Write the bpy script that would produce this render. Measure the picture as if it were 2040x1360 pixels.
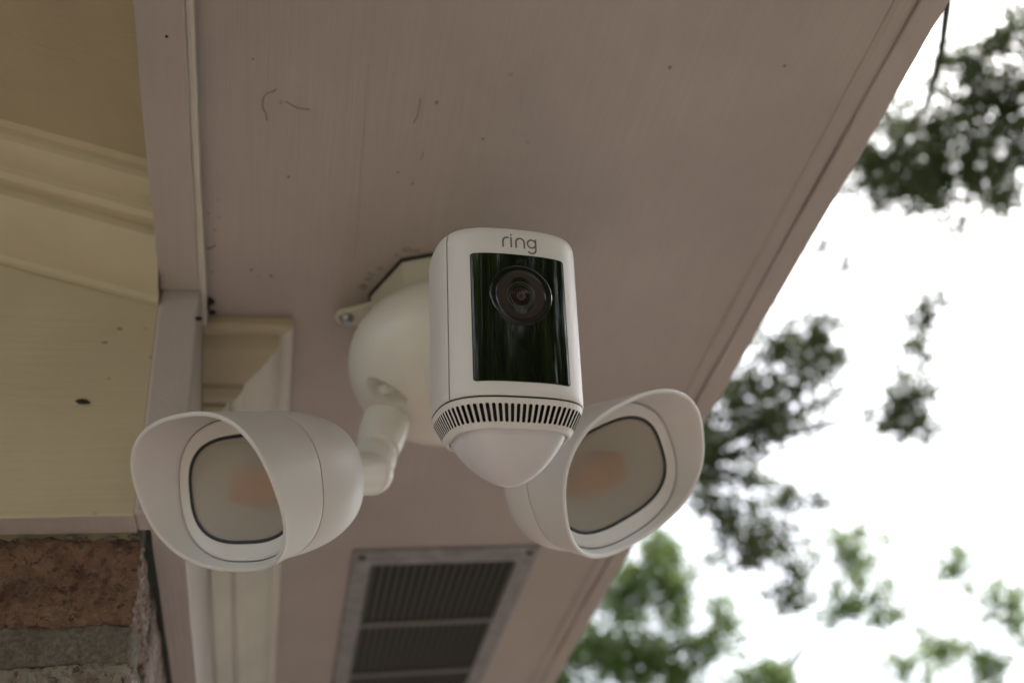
import bpy, bmesh, math, random
import numpy as np
from mathutils import Vector, Matrix, noise

for o in list(bpy.data.objects):
    bpy.data.objects.remove(o)
scene = bpy.context.scene
rad = math.radians

# ------------------------------------------------------------------ camera
ZC = 1.88                        # eye height; all millimetre figures below are relative to the eye
FPX = 1980.0                     # focal length in photo pixels (2040 wide): a 35 mm lens
MC = np.array([[0.97062824, -0.02359463, -0.23942454],
               [-0.19742908, -0.6468312, -0.73663502],
               [-0.13748663, 0.76226812, -0.6324909]])
cam_data = bpy.data.cameras.new('camera')
cam = bpy.data.objects.new('camera', cam_data)
scene.collection.objects.link(cam)
mw = Matrix.Identity(4)
for i in range(3):
    for j in range(3):
        mw[i][j] = MC[i][j]
mw[2][3] = ZC
cam.matrix_world = mw
cam_data.sensor_width = 36.0
cam_data.lens = 36.0 * FPX / 2040.0
cam_data.clip_start = 0.02
cam_data.clip_end = 2000.0
cam_data.dof.use_dof = True
cam_data.dof.focus_distance = 0.545
cam_data.dof.aperture_fstop = 5.2
scene.camera = cam

# ------------------------------------------------------------------ world, sun, exposure
SUN_EL, SUN_AZ = 50.0, 79.0
world = bpy.data.worlds.new('World')
scene.world = world
world.use_nodes = True
wn = world.node_tree
wn.nodes.clear()
sky = wn.nodes.new('ShaderNodeTexSky')
sky.sky_type = 'NISHITA'
sky.sun_disc = False
sky.sun_elevation = rad(SUN_EL)
sky.sun_rotation = rad(SUN_AZ)
sky.air_density = 1.0
sky.dust_density = 4.0
sky.ozone_density = 1.0
hs = wn.nodes.new('ShaderNodeHueSaturation')
hs.inputs['Saturation'].default_value = 0.34
bg = wn.nodes.new('ShaderNodeBackground')
bg.inputs['Strength'].default_value = 0.15
wo = wn.nodes.new('ShaderNodeOutputWorld')
wn.links.new(sky.outputs[0], hs.inputs['Color'])
wn.links.new(hs.outputs[0], bg.inputs['Color'])
wn.links.new(bg.outputs[0], wo.inputs['Surface'])

sun_data = bpy.data.lights.new('sun', 'SUN')
sun_data.energy = 1.0
sun_data.angle = rad(12)
sun_data.color = (1.0, 0.96, 0.91)
sun = bpy.data.objects.new('sun', sun_data)
scene.collection.objects.link(sun)
sd = Vector((math.sin(rad(SUN_AZ)) * math.cos(rad(SUN_EL)),
             math.cos(rad(SUN_AZ)) * math.cos(rad(SUN_EL)), math.sin(rad(SUN_EL))))
sun.rotation_euler = sd.to_track_quat('Z', 'Y').to_euler()
sun.location = (9, -6, 14)

scene.render.engine = 'CYCLES'
scene.view_settings.view_transform = 'Standard'
scene.view_settings.look = 'None'
scene.view_settings.exposure = 1.72
scene.view_settings.gamma = 1.0
scene.render.resolution_x = 1024
scene.render.resolution_y = 682
scene.cycles.max_bounces = 10
scene.cycles.diffuse_bounces = 6

# ------------------------------------------------------------------ helpers
def ray(x, y):
    return MC @ np.array([(x - 1020) / FPX, -(y - 680) / FPX, -1.0])
def on(x, y, ax, v):
    """photo pixel -> point in mm where the view ray meets the plane axis ax = v"""
    d = ray(x, y)
    return d * (v / d[ax])
def at_dist(x, y, dist):
    d = ray(x, y)
    d = d / np.linalg.norm(d) * dist
    return np.array([d[0], d[1], d[2] + ZC])
def to_px(p):
    c = MC.T @ (np.asarray(p, float) - np.array([0, 0, ZC]))
    if c[2] > -1e-6:
        return None
    return (1020 + FPX * c[0] / -c[2], 680 - FPX * c[1] / -c[2])
def W(p):
    """mm from the eye -> world metres"""
    p = np.asarray(p, float)
    q = p / 1000.0
    q = q + np.array([0, 0, ZC])
    return q
COL = scene.collection
def tag(o, label=None, cat=None, group=None, kind=None):
    if label: o['label'] = label
    if cat: o['category'] = cat
    if group: o['group'] = group
    if kind: o['kind'] = kind
    return o
def empty(name, loc, label, cat, group=None):
    o = bpy.data.objects.new(name, None)
    o.empty_display_size = 0.05
    COL.objects.link(o)
    o.location = loc
    return tag(o, label, cat, group)
def root_loc(parent):
    loc = np.zeros(3)
    while parent is not None:
        loc = loc + np.array(parent.location)
        parent = parent.parent
    return loc
def mesh(name, verts, faces, mat, parent=None, smooth=False, sharp=None, mats=None, fmat=None):
    """verts in world metres"""
    me = bpy.data.meshes.new(name)
    v = np.asarray(verts, float).reshape(-1, 3) - root_loc(parent)
    me.from_pydata([tuple(x) for x in v], [], [tuple(int(i) for i in f) for f in faces])
    for m in (mats or [mat]):
        me.materials.append(m)
    if fmat is not None:
        me.polygons.foreach_set('material_index', fmat)
    if smooth:
        me.polygons.foreach_set('use_smooth', [True] * len(me.polygons))
        if sharp is not None:
            bm = bmesh.new(); bm.from_mesh(me)
            for e in bm.edges:
                if len(e.link_faces) == 2 and e.calc_face_angle(0) > rad(sharp):
                    e.smooth = False
            bm.to_mesh(me); bm.free()
    me.update()
    o = bpy.data.objects.new(name, me)
    COL.objects.link(o)
    if parent is not None:
        o.parent = parent
    return o
def fix_normals(o):
    bm = bmesh.new(); bm.from_mesh(o.data)
    bmesh.ops.recalc_face_normals(bm, faces=bm.faces)
    bm.to_mesh(o.data); bm.free()
    return o
def bevel(o, w, seg=2):
    m = o.modifiers.new('bevel', 'BEVEL')
    m.width = w; m.segments = seg; m.limit_method = 'ANGLE'; m.angle_limit = rad(40)
    return o
def box_vf(x0, x1, y0, y1, z0, z1):
    v = [(x0, y0, z0), (x1, y0, z0), (x1, y1, z0), (x0, y1, z0), (x0, y0, z1), (x1, y0, z1), (x1, y1, z1), (x0, y1, z1)]
    f = [(0, 3, 2, 1), (4, 5, 6, 7), (0, 1, 5, 4), (1, 2, 6, 5), (2, 3, 7, 6), (3, 0, 4, 7)]
    return v, f
def box(name, x0, x1, y0, y1, z0, z1, mat, parent, bev=0.0):
    v, f = box_vf(x0, x1, y0, y1, z0, z1)
    o = mesh(name, W(v), f, mat, parent)
    if bev: bevel(o, bev / 1000)
    return o
def loops_mesh(loops, closed=True, cap0=False, cap1=False):
    """list of equally long point loops -> verts, faces"""
    n = len(loops[0]); V = []; F = []
    for l in loops: V.extend([tuple(p) for p in l])
    for i in range(len(loops) - 1):
        a, b = i * n, (i + 1) * n
        for j in range(n if closed else n - 1):
            k = (j + 1) % n
            F.append((a + j, a + k, b + k, b + j))
    if cap0: F.append(tuple(range(n))[::-1])
    if cap1: F.append(tuple(range((len(loops) - 1) * n, len(loops) * n)))
    return V, F
def frame_of(axis):
    a = np.asarray(axis, float); a = a / np.linalg.norm(a)
    r = np.array([0, 0, 1.0]) if abs(a[2]) < 0.9 else np.array([1.0, 0, 0])
    u = np.cross(r, a); u /= np.linalg.norm(u)
    return a, u, np.cross(a, u)
def lathe(p0, p1, prof, nseg=48, cap=True):
    """prof: (t along p0->p1, radius); p in mm"""
    p0 = np.asarray(p0, float); p1 = np.asarray(p1, float)
    a, u, v = frame_of(p1 - p0)
    loops = []
    for t, r in prof:
        c = p0 + (p1 - p0) * t
        loops.append([c + r * (math.cos(k * 2 * math.pi / nseg) * u + math.sin(k * 2 * math.pi / nseg) * v) for k in range(nseg)])
    return loops_mesh(loops, True, cap, cap)
def tube(path, radii, nseg=8):
    path = [np.asarray(p, float) for p in path]
    loops = []
    up = None
    for i, p in enumerate(path):
        d = path[min(i + 1, len(path) - 1)] - path[max(i - 1, 0)]
        a = d / (np.linalg.norm(d) + 1e-12)
        if up is None:
            a, u, v = frame_of(a)
        else:
            u = up - a * np.dot(up, a); u /= np.linalg.norm(u); v = np.cross(a, u)
        up = u
        loops.append([p + radii[i] * (math.cos(k * 2 * math.pi / nseg) * u + math.sin(k * 2 * math.pi / nseg) * v) for k in range(nseg)])
    return loops_mesh(loops, True, True, True)

# ------------------------------------------------------------------ materials
class NT:
    def __init__(s, name):
        s.m = bpy.data.materials.new(name); s.m.use_nodes = True
        s.t = s.m.node_tree
        s.b = s.t.nodes['Principled BSDF']
        s.out = s.t.nodes['Material Output']
    def n(s, typ, **kw):
        o = s.t.nodes.new(typ)
        for k, v in kw.items():
            if k in o.inputs.keys(): o.inputs[k].default_value = v
            else: setattr(o, k, v)
        return o
    def l(s, a, b): s.t.links.new(a, b)
    def coords(s, scale=(1, 1, 1)):
        tc = s.n('ShaderNodeTexCoord'); mp = s.n('ShaderNodeMapping')
        mp.inputs['Scale'].default_value = scale
        s.l(tc.outputs['Object'], mp.inputs['Vector'])
        return mp.outputs[0]
    def noise(s, scale, detail=4, rough=0.5, vec=None, dist=0.0):
        o = s.n('ShaderNodeTexNoise')
        o.inputs['Scale'].default_value = scale; o.inputs['Detail'].default_value = detail
        o.inputs['Roughness'].default_value = rough; o.inputs['Distortion'].default_value = dist
        if vec is not None: s.l(vec, o.inputs['Vector'])
        return o.outputs['Fac']
    def ramp(s, fac, stops):
        r = s.n('ShaderNodeValToRGB')
        el = r.color_ramp.elements
        while len(el) < len(stops): el.new(0.5)
        for e, (p, c) in zip(el, stops):
            e.position = p; e.color = (*c, 1) if len(c) == 3 else c
        s.l(fac, r.inputs['Fac'])
        return r.outputs['Color']
    def mix(s, fac, a, b):
        m = s.n('ShaderNodeMix', data_type='RGBA')
        if isinstance(fac, float): m.inputs[0].default_value = fac
        else: s.l(fac, m.inputs[0])
        for sock, x in ((m.inputs[6], a), (m.inputs[7], b)):
            if isinstance(x, tuple): sock.default_value = (*x, 1)
            else: s.l(x, sock)
        return m.outputs[2]
    def bump(s, h, strength, dist, prev=None):
        b = s.n('ShaderNodeBump')
        b.inputs['Strength'].default_value = strength; b.inputs['Distance'].default_value = dist
        s.l(h, b.inputs['Height'])
        if prev is not None: s.l(prev, b.inputs['Normal'])
        return b.outputs[0]

def paint(name, col, dirt=0.35, brush=(420, 7, 420), rough=0.5, speck=True, amount=0.25):
    t = NT(name)
    v = t.coords(); vb = t.coords(brush)
    big = t.noise(5.0, 6, 0.6, v)
    d = tuple(c * (0.80) for c in col)
    c = t.ramp(big, [(0.3, d), (0.62, col)])
    st = t.noise(1.0, 3, 0.6, vb)
    c = t.mix(t.ramp(st, [(0.35, (0, 0, 0)), (0.75, (amount,) * 3)]), c, tuple(x * 0.82 for x in col))
    if speck:
        vo = t.n('ShaderNodeTexVoronoi'); vo.inputs['Scale'].default_value = 24.0
        t.l(v, vo.inputs['Vector'])
        f1 = t.ramp(vo.outputs['Distance'], [(0.025, (1, 1, 1)), (0.06, (0, 0, 0))])
        pk = t.ramp(t.noise(9.0, 2, 0.5, v), [(0.52, (0, 0, 0)), (0.6, (dirt,) * 3)])
        mm = t.n('ShaderNodeMath', operation='MULTIPLY'); t.l(f1, mm.inputs[0]); t.l(pk, mm.inputs[1])
        c = t.mix(mm.outputs[0], c, (0.06, 0.045, 0.03))
    t.l(c, t.b.inputs['Base Color'])
    t.b.inputs['Roughness'].default_value = rough
    b1 = t.bump(st, 0.6, 0.0009)
    b2 = t.bump(t.noise(90, 4, 0.6, v), 0.25, 0.0008, b1)
    t.l(b2, t.b.inputs['Normal'])
    return t.m
M_SOFFIT = paint('soffit_paint', (0.462, 0.402, 0.374), amount=0.5)
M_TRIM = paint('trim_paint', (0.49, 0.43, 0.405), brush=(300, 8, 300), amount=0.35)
M_CREAM = paint('cream_paint', (0.54, 0.465, 0.325), brush=(8, 300, 200), rough=0.45)  # yellow tint of warm bounced light is put into this colour
M_MOULD = paint('moulding_paint', (0.66, 0.615, 0.55), brush=(260, 9, 260), amount=0.45)
M_CEIL = paint('ceiling_paint', (0.46, 0.38, 0.26), brush=(8, 300, 200))

def plastic(name, col, rough=0.42, grain=True):
    t = NT(name)
    v = t.coords()
    c = t.ramp(t.noise(14, 5, 0.6, v), [(0.3, tuple(x * 0.95 for x in col)), (0.7, col)])
    t.l(c, t.b.inputs['Base Color'])
    t.b.inputs['Roughness'].default_value = rough
    t.b.inputs['IOR'].default_value = 1.48
    if grain:
        t.l(t.bump(t.noise(1700, 2, 0.5, v), 0.35, 0.00018), t.b.inputs['Normal'])
    return t.m
M_WHITE = plastic('white_plastic', (0.68, 0.66, 0.65))
M_WHITE2 = plastic('canopy_plastic', (0.70, 0.67, 0.61), 0.38)
M_DOME = plastic('sensor_lens_plastic', (0.62, 0.60, 0.63), 0.24, False)
M_BOX = plastic('box_plastic', (0.66, 0.64, 0.55), 0.5)
def simple(name, col, rough=0.5, metal=0.0, **kw):
    t = NT(name)
    t.b.inputs['Base Color'].default_value = (*col, 1)
    t.b.inputs['Roughness'].default_value = rough
    t.b.inputs['Metallic'].default_value = metal
    for k, v in kw.items(): t.b.inputs[k.replace('_', ' ')].default_value = v
    return t.m
M_BLACK = simple('black_glass', (0.003, 0.0035, 0.003), 0.03, IOR=1.65)
M_BLACKM = simple('black_plastic', (0.008, 0.008, 0.008), 0.35)
M_RING = simple('lens_ring_black', (0.006, 0.006, 0.006), 0.12)
M_GASKET = simple('gasket_rubber', (0.02, 0.02, 0.022), 0.55)
M_DARK = simple('dark_cavity', (0.012, 0.011, 0.01), 0.8)
M_LOGO = simple('logo_print', (0.13, 0.13, 0.13), 0.5)
M_STEEL = simple('zinc_steel', (0.42, 0.45, 0.48), 0.35, 0.9)
M_DIRT = simple('dirt', (0.022, 0.016, 0.011), 0.9)
M_WEB = simple('cobweb', (0.31, 0.26, 0.23), 0.9)

t = NT('lens_face')
tc = t.n('ShaderNodeTexCoord')
t.b.inputs['Base Color'].default_value = (0.030, 0.019, 0.016, 1)
t.b.inputs['Roughness'].default_value = 0.30
M_LENSFACE = t.m
M_LENS = simple('lens_glass', (0.014, 0.007, 0.008), 0.12, IOR=1.5)

t = NT('frosted_pane')
t.b.inputs['Base Color'].default_value = (0.86, 0.84, 0.82, 1)
t.b.inputs['Roughness'].default_value = 0.30
t.b.inputs['Transmission Weight'].default_value = 0.88
t.b.inputs['IOR'].default_value = 1.45
M_PANE = t.m
M_REFL = simple('reflector', (0.78, 0.73, 0.60), 0.45)
M_LED = simple('led_phosphor', (0.80, 0.33, 0.05), 0.5)

t = NT('galvanised')
v = t.coords()
c = t.ramp(t.noise(60, 5, 0.6, v), [(0.3, (0.19, 0.19, 0.195)), (0.7, (0.32, 0.32, 0.335))])
t.l(c, t.b.inputs['Base Color'])
t.b.inputs['Metallic'].default_value = 0.25
t.b.inputs['Roughness'].default_value = 0.55
M_GALV = t.m
M_BAR = simple('vent_bar', (0.15, 0.145, 0.14), 0.55, 0.2)
M_SLAT = simple('vent_slat', (0.075, 0.066, 0.058), 0.6, 0.2)

def brick_mat(name, dark, mid, pale, palefac):
    t = NT(name)
    v = t.coords()
    info = t.n('ShaderNodeObjectInfo')
    n1 = t.noise(38, 8, 0.68, v, 0.4)
    c = t.ramp(n1, [(0.28, dark), (0.5, mid), (0.72, tuple(x * 1.25 for x in mid))])
    n2 = t.noise(26, 6, 0.7, v, 0.8)
    c = t.mix(t.ramp(n2, [(palefac, (0, 0, 0)), (palefac + 0.10, (0.85,) * 3)]), c, pale)
    n3 = t.noise(420, 3, 0.6, v)
    c = t.mix(t.ramp(t.noise(170, 6, 0.75, v, 0.7), [(0.54, (0, 0, 0)), (0.63, (0.8,) * 3)]), c, tuple(x * 0.30 for x in dark))
    c = t.mix(t.ramp(n3, [(0.60, (0, 0, 0)), (0.72, (0.55,) * 3)]), c, tuple(x * 0.35 for x in dark))
    c = t.mix(t.ramp(t.noise(300, 2, 0.6, v), [(0.60, (0, 0, 0)), (0.70, (0.6,) * 3)]), c, (0.50, 0.38, 0.26))
    t.l(c, t.b.inputs['Base Color'])
    t.b.inputs['Roughness'].default_value = 0.92
    b1 = t.bump(t.noise(150, 8, 0.78, v, 0.6), 1.0, 0.009)
    b2 = t.bump(n3, 0.7, 0.0015, b1)
    t.l(b2, t.b.inputs['Normal'])
    return t.m
M_BRICK = brick_mat('brick_brown', (0.13, 0.068, 0.046), (0.36, 0.21, 0.14), (0.46, 0.35, 0.26), 0.57)
M_BRICKW = brick_mat('brick_limewashed', (0.20, 0.10, 0.06), (0.46, 0.37, 0.29), (0.56, 0.50, 0.42), 0.40)
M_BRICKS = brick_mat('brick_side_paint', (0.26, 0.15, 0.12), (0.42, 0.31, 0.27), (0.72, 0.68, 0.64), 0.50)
t = NT('mortar')
v = t.coords()
c = t.ramp(t.noise(300, 6, 0.7, v), [(0.3, (0.085, 0.074, 0.058)), (0.55, (0.17, 0.15, 0.12)), (0.75, (0.28, 0.245, 0.19))])
t.l(c, t.b.inputs['Base Color'])
t.b.inputs['Roughness'].default_value = 0.95
t.l(t.bump(t.noise(520, 5, 0.7, v), 0.9, 0.0016), t.b.inputs['Normal'])
M_MORTAR = t.m

t = NT('lawn')
v = t.coords()
c = t.ramp(t.noise(3.0, 8, 0.7, v), [(0.3, (0.042, 0.050, 0.022)), (0.6, (0.068, 0.078, 0.034)), (0.8, (0.10, 0.09, 0.055))])
t.l(c, t.b.inputs['Base Color']); t.b.inputs['Roughness'].default_value = 0.9
M_LAWN = t.m
t = NT('paving')
v = t.coords()
c = t.ramp(t.noise(8.0, 8, 0.7, v), [(0.3, (0.14, 0.118, 0.11)), (0.7, (0.21, 0.18, 0.17))])
t.l(c, t.b.inputs['Base Color']); t.b.inputs['Roughness'].default_value = 0.9
M_PAVE = t.m
t = NT('porch_slab')
v = t.coords()
c = t.ramp(t.noise(8.0, 8, 0.7, v), [(0.3, (0.30, 0.245, 0.18)), (0.7, (0.40, 0.335, 0.255))])
t.l(c, t.b.inputs['Base Color']); t.b.inputs['Roughness'].default_value = 0.85
M_PORCH = t.m
t = NT('shingle')
v = t.coords()
c = t.ramp(t.noise(30.0, 8, 0.7, v), [(0.3, (0.05, 0.045, 0.04)), (0.7, (0.12, 0.11, 0.10))])
t.l(c, t.b.inputs['Base Color']); t.b.inputs['Roughness'].default_value = 0.9
M_SHINGLE = t.m
def leaf_mat(name, a, b):
    t = NT(name)
    v = t.coords()
    c = t.ramp(t.noise(2.3, 4, 0.7, v), [(0.35, a), (0.65, b)])
    t.l(c, t.b.inputs['Base Color'])
    t.b.inputs['Roughness'].default_value = 0.55
    tr = t.n('ShaderNodeBsdfTranslucent')
    t.l(c, tr.inputs['Color'])
    mx = t.n('ShaderNodeMixShader'); mx.inputs[0].default_value = 0.45
    t.l(t.b.outputs[0], mx.inputs[1]); t.l(tr.outputs[0], mx.inputs[2])
    t.l(mx.outputs[0], t.out.inputs['Surface'])
    return t.m
M_LEAF = leaf_mat('oak_leaf', (0.07, 0.088, 0.036), (0.13, 0.165, 0.06))
M_LEAF2 = leaf_mat('pale_leaf', (0.13, 0.19, 0.055), (0.22, 0.31, 0.095))
M_LEAF3 = leaf_mat('hedge_leaf', (0.09, 0.15, 0.02), (0.20, 0.28, 0.045))
t = NT('bark')
v = t.coords((1, 1, 0.25))
c = t.ramp(t.noise(20, 6, 0.7, v), [(0.3, (0.035, 0.03, 0.025)), (0.7, (0.10, 0.085, 0.07))])
t.l(c, t.b.inputs['Base Color']); t.b.inputs['Roughness'].default_value = 0.95
t.l(t.bump(t.noise(30, 6, 0.7, v), 0.8, 0.02), t.b.inputs['Normal'])
M_BARK = t.m

# ------------------------------------------------------------------ ground
def sheet(name, x0, x1, y0, y1, z, mat):
    o = mesh(name, [(x0, y0, z), (x1, y0, z), (x1, y1, z), (x0, y1, z)], [(0, 1, 2, 3)], mat)
    return tag(o, kind='structure')
sheet('ground', -400, 400, -400, 400, 0.0, M_LAWN)
o = mesh('path', *(lambda v, f: (np.array(v), f))(*box_vf(-0.06, 2.6, -6, 9, -0.05, 0.05)), M_PAVE)  # unseen paving, added to bounce warm light up under the eave
bevel(tag(o, kind='structure'), 0.01)
o = mesh('porch_floor', *(lambda v, f: (np.array(v), f))(*box_vf(-2.62, -0.07, -6, 0.60, -0.05, 0.10)), M_PORCH)
bevel(tag(o, kind='structure'), 0.01)

# ------------------------------------------------------------------ house
ZG = -ZC * 1000.0                # ground in mm from the eye
SOF = 560.0                      # soffit height
Y0, Y1 = -1100.0, 7000.0
house = empty('house', (0.0, 0.607, 0.0), 'brick house with a painted deep eave, cream frieze boards and crown moulding', 'house')

# soffit board: gently uneven sheet with thickness
nx, ny = 24, 120
V = []; F = []
for j in range(ny + 1):
    y = Y0 + (Y1 - Y0) * j / ny
    for i in range(nx + 1):
        x = -50.5 + (402 + 50.5) * i / nx
        dz = 0.9 * noise.noise(Vector((x * 0.006, y * 0.0035, 3.3)))
        V.append((x, y, SOF + dz))
for j in range(ny):
    for i in range(nx):
        a = j * (nx + 1) + i
        F.append((a, a + nx + 1, a + nx + 2, a + 1))
nb = len(V)
V += [(x, y, SOF + 14) for (x, y) in ((-50.5, Y0), (402, Y0), (402, Y1), (-50.5, Y1))]
F.append((nb, nb + 1, nb + 2, nb + 3))
soffit = mesh('soffit', W(V), F, M_SOFFIT, house, smooth=True)

def wavy_board(name, x0, x1, y0, y1, z0, z1, mat, parent, amp=0.6, seed=0.0, ny=90, bev=0.8):
    """long board along Y with slightly uneven edges"""
    loops = []
    for j in range(ny + 1):
        y = y0 + (y1 - y0) * j / ny
        n = lambda k: amp * noise.noise(Vector((seed + k * 7.1, y * 0.011, 1.7))) + 0.5 * amp * noise.noise(Vector((seed + k * 3.7, y * 0.05, 9.7)))
        loops.append([(x0 + n(1), y, z0 + n(2)), (x1 + n(3), y, z0 + n(4)), (x1 + n(3), y, z1), (x0 + n(1), y, z1)])
    v, f = loops_mesh(loops, True, True, True)
    o = fix_normals(mesh(name, W(v), f, mat, parent))
    if bev: bevel(o, bev / 1000)
    return o
wavy_board('trim_strip', 401.0, 419.4, Y0, Y1, 557.6, 572, M_SOFFIT, house, 1.2, 2.0, 140, 5.0)
wavy_board('fascia_board', 419.0, 441.0, Y0, Y1, 556.2, 690, M_TRIM, house, 1.6, 5.0, 160, 2.0)
# beam between eave and porch ceiling
wavy_board('beam', -80.0, -51.5, Y0, 582.6, 543.0, 640, M_TRIM, house, 0.9, 8.0, 120, 1.2)
# bead of old caulk on the beam's side
wavy_board('cover_strip', -52.2, -46.8, Y0, 626.0, 546.5, 559.4, M_MOULD, house, 1.1, 11.0, 150, 1.0)
# frieze boards
wavy_board('corner_board', -79.5, -50.5, 583.0, 606.0, 349.0, 640.0, M_TRIM, house, 0.8, 14.0, 4, 2.2)
f1 = wavy_board('frieze_board', -71.2, -50.7, 606.3, Y1, 349.2, 640.0, M_TRIM, house, 0.8, 14.0, 240, 1.2)
nxx = 60
loops = []
for i in range(nxx + 1):
    x = -79.0 - (2600 - 79.0) * (i / nxx) ** 1.5
    n = lambda k: 0.8 * noise.noise(Vector((x * 0.02, k * 5.3, 4.4)))
    zt = 528.6 + (-78.0 - x) / 3.0 + 40
    loops.append([(x, 585.5 + n(1), 349 + n(2)), (x, 607.5, 349 + n(3)), (x, 607.5, zt), (x, 585.5 + n(1) * 0.5, zt)])
v, f = loops_mesh(loops, True, True, True)
f2 = mesh('frieze_board', W(v), f, None, house, False, None, [M_CREAM, M_TRIM], [1 if q[1] - q[0] == 1 and q[0] % 4 == 0 and len(q) == 4 else 0 for q in f])  # mauve underside faces: their shade is put into the colour
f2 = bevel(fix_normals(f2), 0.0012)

# crown moulding on the eave side wall, with a mitred return at its end
PA = [(0.3, 497), (6, 500), (12, 502.8), (18.5, 506.5), (19, 510), (22.5, 511), (23, 508.5), (26.5, 509), (30, 511.5), (32.5, 515), (33, 519), (38, 521.5),
      (45, 525), (52, 529.8), (58, 536), (61, 543), (61.5, 547.5), (66, 547.8), (70, 549.2), (71.5, 552), (71.5, 559.2)]
YR = 700.0
loops = []
wallx = -50.0
for (p, z) in PA:
    loops.append([(wallx, YR - p, z), (wallx + p, YR - p, z)] + [(wallx + p, YR - p + (Y1 - YR + p) * k / 40.0, z) for k in range(1, 41)])
v, f = loops_mesh(loops, False)
c1 = mesh('crown_moulding', W(v), f, None, house, True, 25, [M_MOULD, M_CREAM], [1 if q[1] - q[0] == 1 and q[0] % 42 == 0 else 0 for q in f])  # yellower return, lighter eave faces: the difference in light is put into the colours
# raked crown moulding over the porch frieze
PB = [(0.3, -1), (4, 0), (6, 3.5), (12, 6), (24, 12), (36, 21), (43, 29), (44, 36), (50, 36.5), (51, 33.5), (55, 34), (58, 38), (59, 43), (65, 44), (72, 47), (77, 51.5), (78.5, 57), (84, 57.5), (85, 55.5), (90, 57), (92, 61), (92, 70)]
loops = []
for (p, q) in PB:
    loops.append([(x, 585.0 - p, 528.6 + (-78.0 - x) / 3.0 + q) for x in (-79.5, -160, -300, -600, -1200, -2600)])
v, f = loops_mesh(loops, False)
c2 = mesh('crown_moulding', W(v), f, M_CREAM, house, smooth=True, sharp=25)
# sloping porch ceiling
def zceil(x): return 589.0 + (-87.0 - x) / 3.0
V = [(-80.2, Y0, zceil(-80.2)), (-2600, Y0, zceil(-2600)), (-2600, 606, zceil(-2600)), (-80.2, 606, zceil(-80.2))]
V = V + [(a, b, c + 15) for a, b, c in V]
mesh('porch_ceiling', W(V), [(0, 1, 2, 3), (4, 7, 6, 5), (0, 4, 5, 1), (1, 5, 6, 2), (2, 6, 7, 3), (3, 7, 4, 0)], M_CEIL, house)
# roof
def zroof(x): return 700 + (445 - x) / 3.0
V = [(470, Y0 - 200, zroof(470)), (470, Y1, zroof(470)), (-2800, Y1, zroof(-2800)), (-2800, Y0 - 200, zroof(-2800))]
V = V + [(a, b, c + 30) for a, b, c in V]
mesh('roof', W(V), [(0, 1, 2, 3), (4, 7, 6, 5), (0, 4, 5, 1), (1, 5, 6, 2), (2, 6, 7, 3), (3, 7, 4, 0)], M_SHINGLE, house)
# gable end closing the eave behind the photographer
mesh('gable_board', W([(-50, Y0, 560), (441, Y0, 560), (441, Y0, 698), (-50, Y0, 860)] + [(-50, Y0 - 19, 560), (441, Y0 - 19, 560), (441, Y0 - 19, 698), (-50, Y0 - 19, 860)]),
     [(0, 1, 2, 3), (7, 6, 5, 4), (0, 4, 5, 1), (1, 5, 6, 2), (2, 6, 7, 3), (3, 7, 4, 0)], M_TRIM, house)

# brick wall: mortar core, single bricks near the top, joined courses below
BX = -75.0; BY = 607.0           # outer faces of the corner
v1, fa = box_vf(-2600, BX - 7, BY + 7, BY + 100, ZG, 345)
v2, fb = box_vf(BX - 100, BX - 7, BY + 100.5, Y1, ZG, 362)
v3, fc = box_vf(-2700, -2600.5, Y0, BY + 100, ZG, ZG + 900)
v4, fd = box_vf(-2600, BX - 7, BY + 8, BY + 99, 345.5, 1500)
wall = mesh('brick_wall', W(v1 + v2 + v3), fa + [tuple(i + 8 for i in q) for q in fb] + [tuple(i + 16 for i in q) for q in fc], M_MORTAR, house)
V = [(-2600, 612, 346), (-82, 612, 346), (-82, 612, 640), (-2600, 612, 1480)]
V = V + [(a, b + 60, c) for a, b, c in V]
mesh('gable_wall', W(V), [(0, 1, 2, 3), (7, 6, 5, 4), (0, 4, 5, 1), (1, 5, 6, 2), (2, 6, 7, 3), (3, 7, 4, 0)], M_CREAM, house)

def rough_block(x0, x1, y0, y1, z0, z1, step, amp, seed, rnd=5.0):
    """box surface grid with eroded corners and noise relief, mm"""
    ex, ey, ez = x1 - x0, y1 - y0, z1 - z0
    n = [max(2, int(e / step)) for e in (ex, ey, ez)]
    bm = bmesh.new()
    idx = {}
    def vert(i, j, k):
        key = (i, j, k)
        if key in idx: return idx[key]
        p = np.array([x0 + ex * i / n[0], y0 + ey * j / n[1], z0 + ez * k / n[2]])
        c = np.array([(x0 + x1) / 2, (y0 + y1) / 2, (z0 + z1) / 2])
        h = np.array([ex, ey, ez]) / 2
        q = np.clip(p, c - (h - rnd), c + (h - rnd))
        d = p - q; L = np.linalg.norm(d)
        nrm = d / L if L > 1e-6 else np.zeros(3)
        base = q + nrm * rnd
        s = Vector(tuple(base * 0.045)) + Vector((seed * 13.1, seed * 5.7, seed))
        a = noise.fractal(s, 0.9, 2.1, 5) * amp + noise.noise(s * 5.5) * amp * 0.55 - max(0, noise.noise(s * 9.0 + Vector((3, 1, 7))) - 0.25) * amp * 1.6 - abs(noise.noise(s * 2.1)) * amp * 0.9
        base = base + nrm * a
        v = bm.verts.new(tuple(W(base)))
        idx[key] = v
        return v
    for ax in range(3):
        o1, o2 = [q for q in range(3) if q != ax]
        for side in (0, n[ax]):
            for a in range(n[o1]):
                for b in range(n[o2]):
                    ks = []
                    for da, db in ((0, 0), (1, 0), (1, 1), (0, 1)):
                        t3 = [0, 0, 0]; t3[ax] = side; t3[o1] = a + da; t3[o2] = b + db
                        ks.append(vert(*t3))
                    bm.faces.new(ks)
    bmesh.ops.recalc_face_normals(bm, faces=bm.faces)
    return bm
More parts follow.
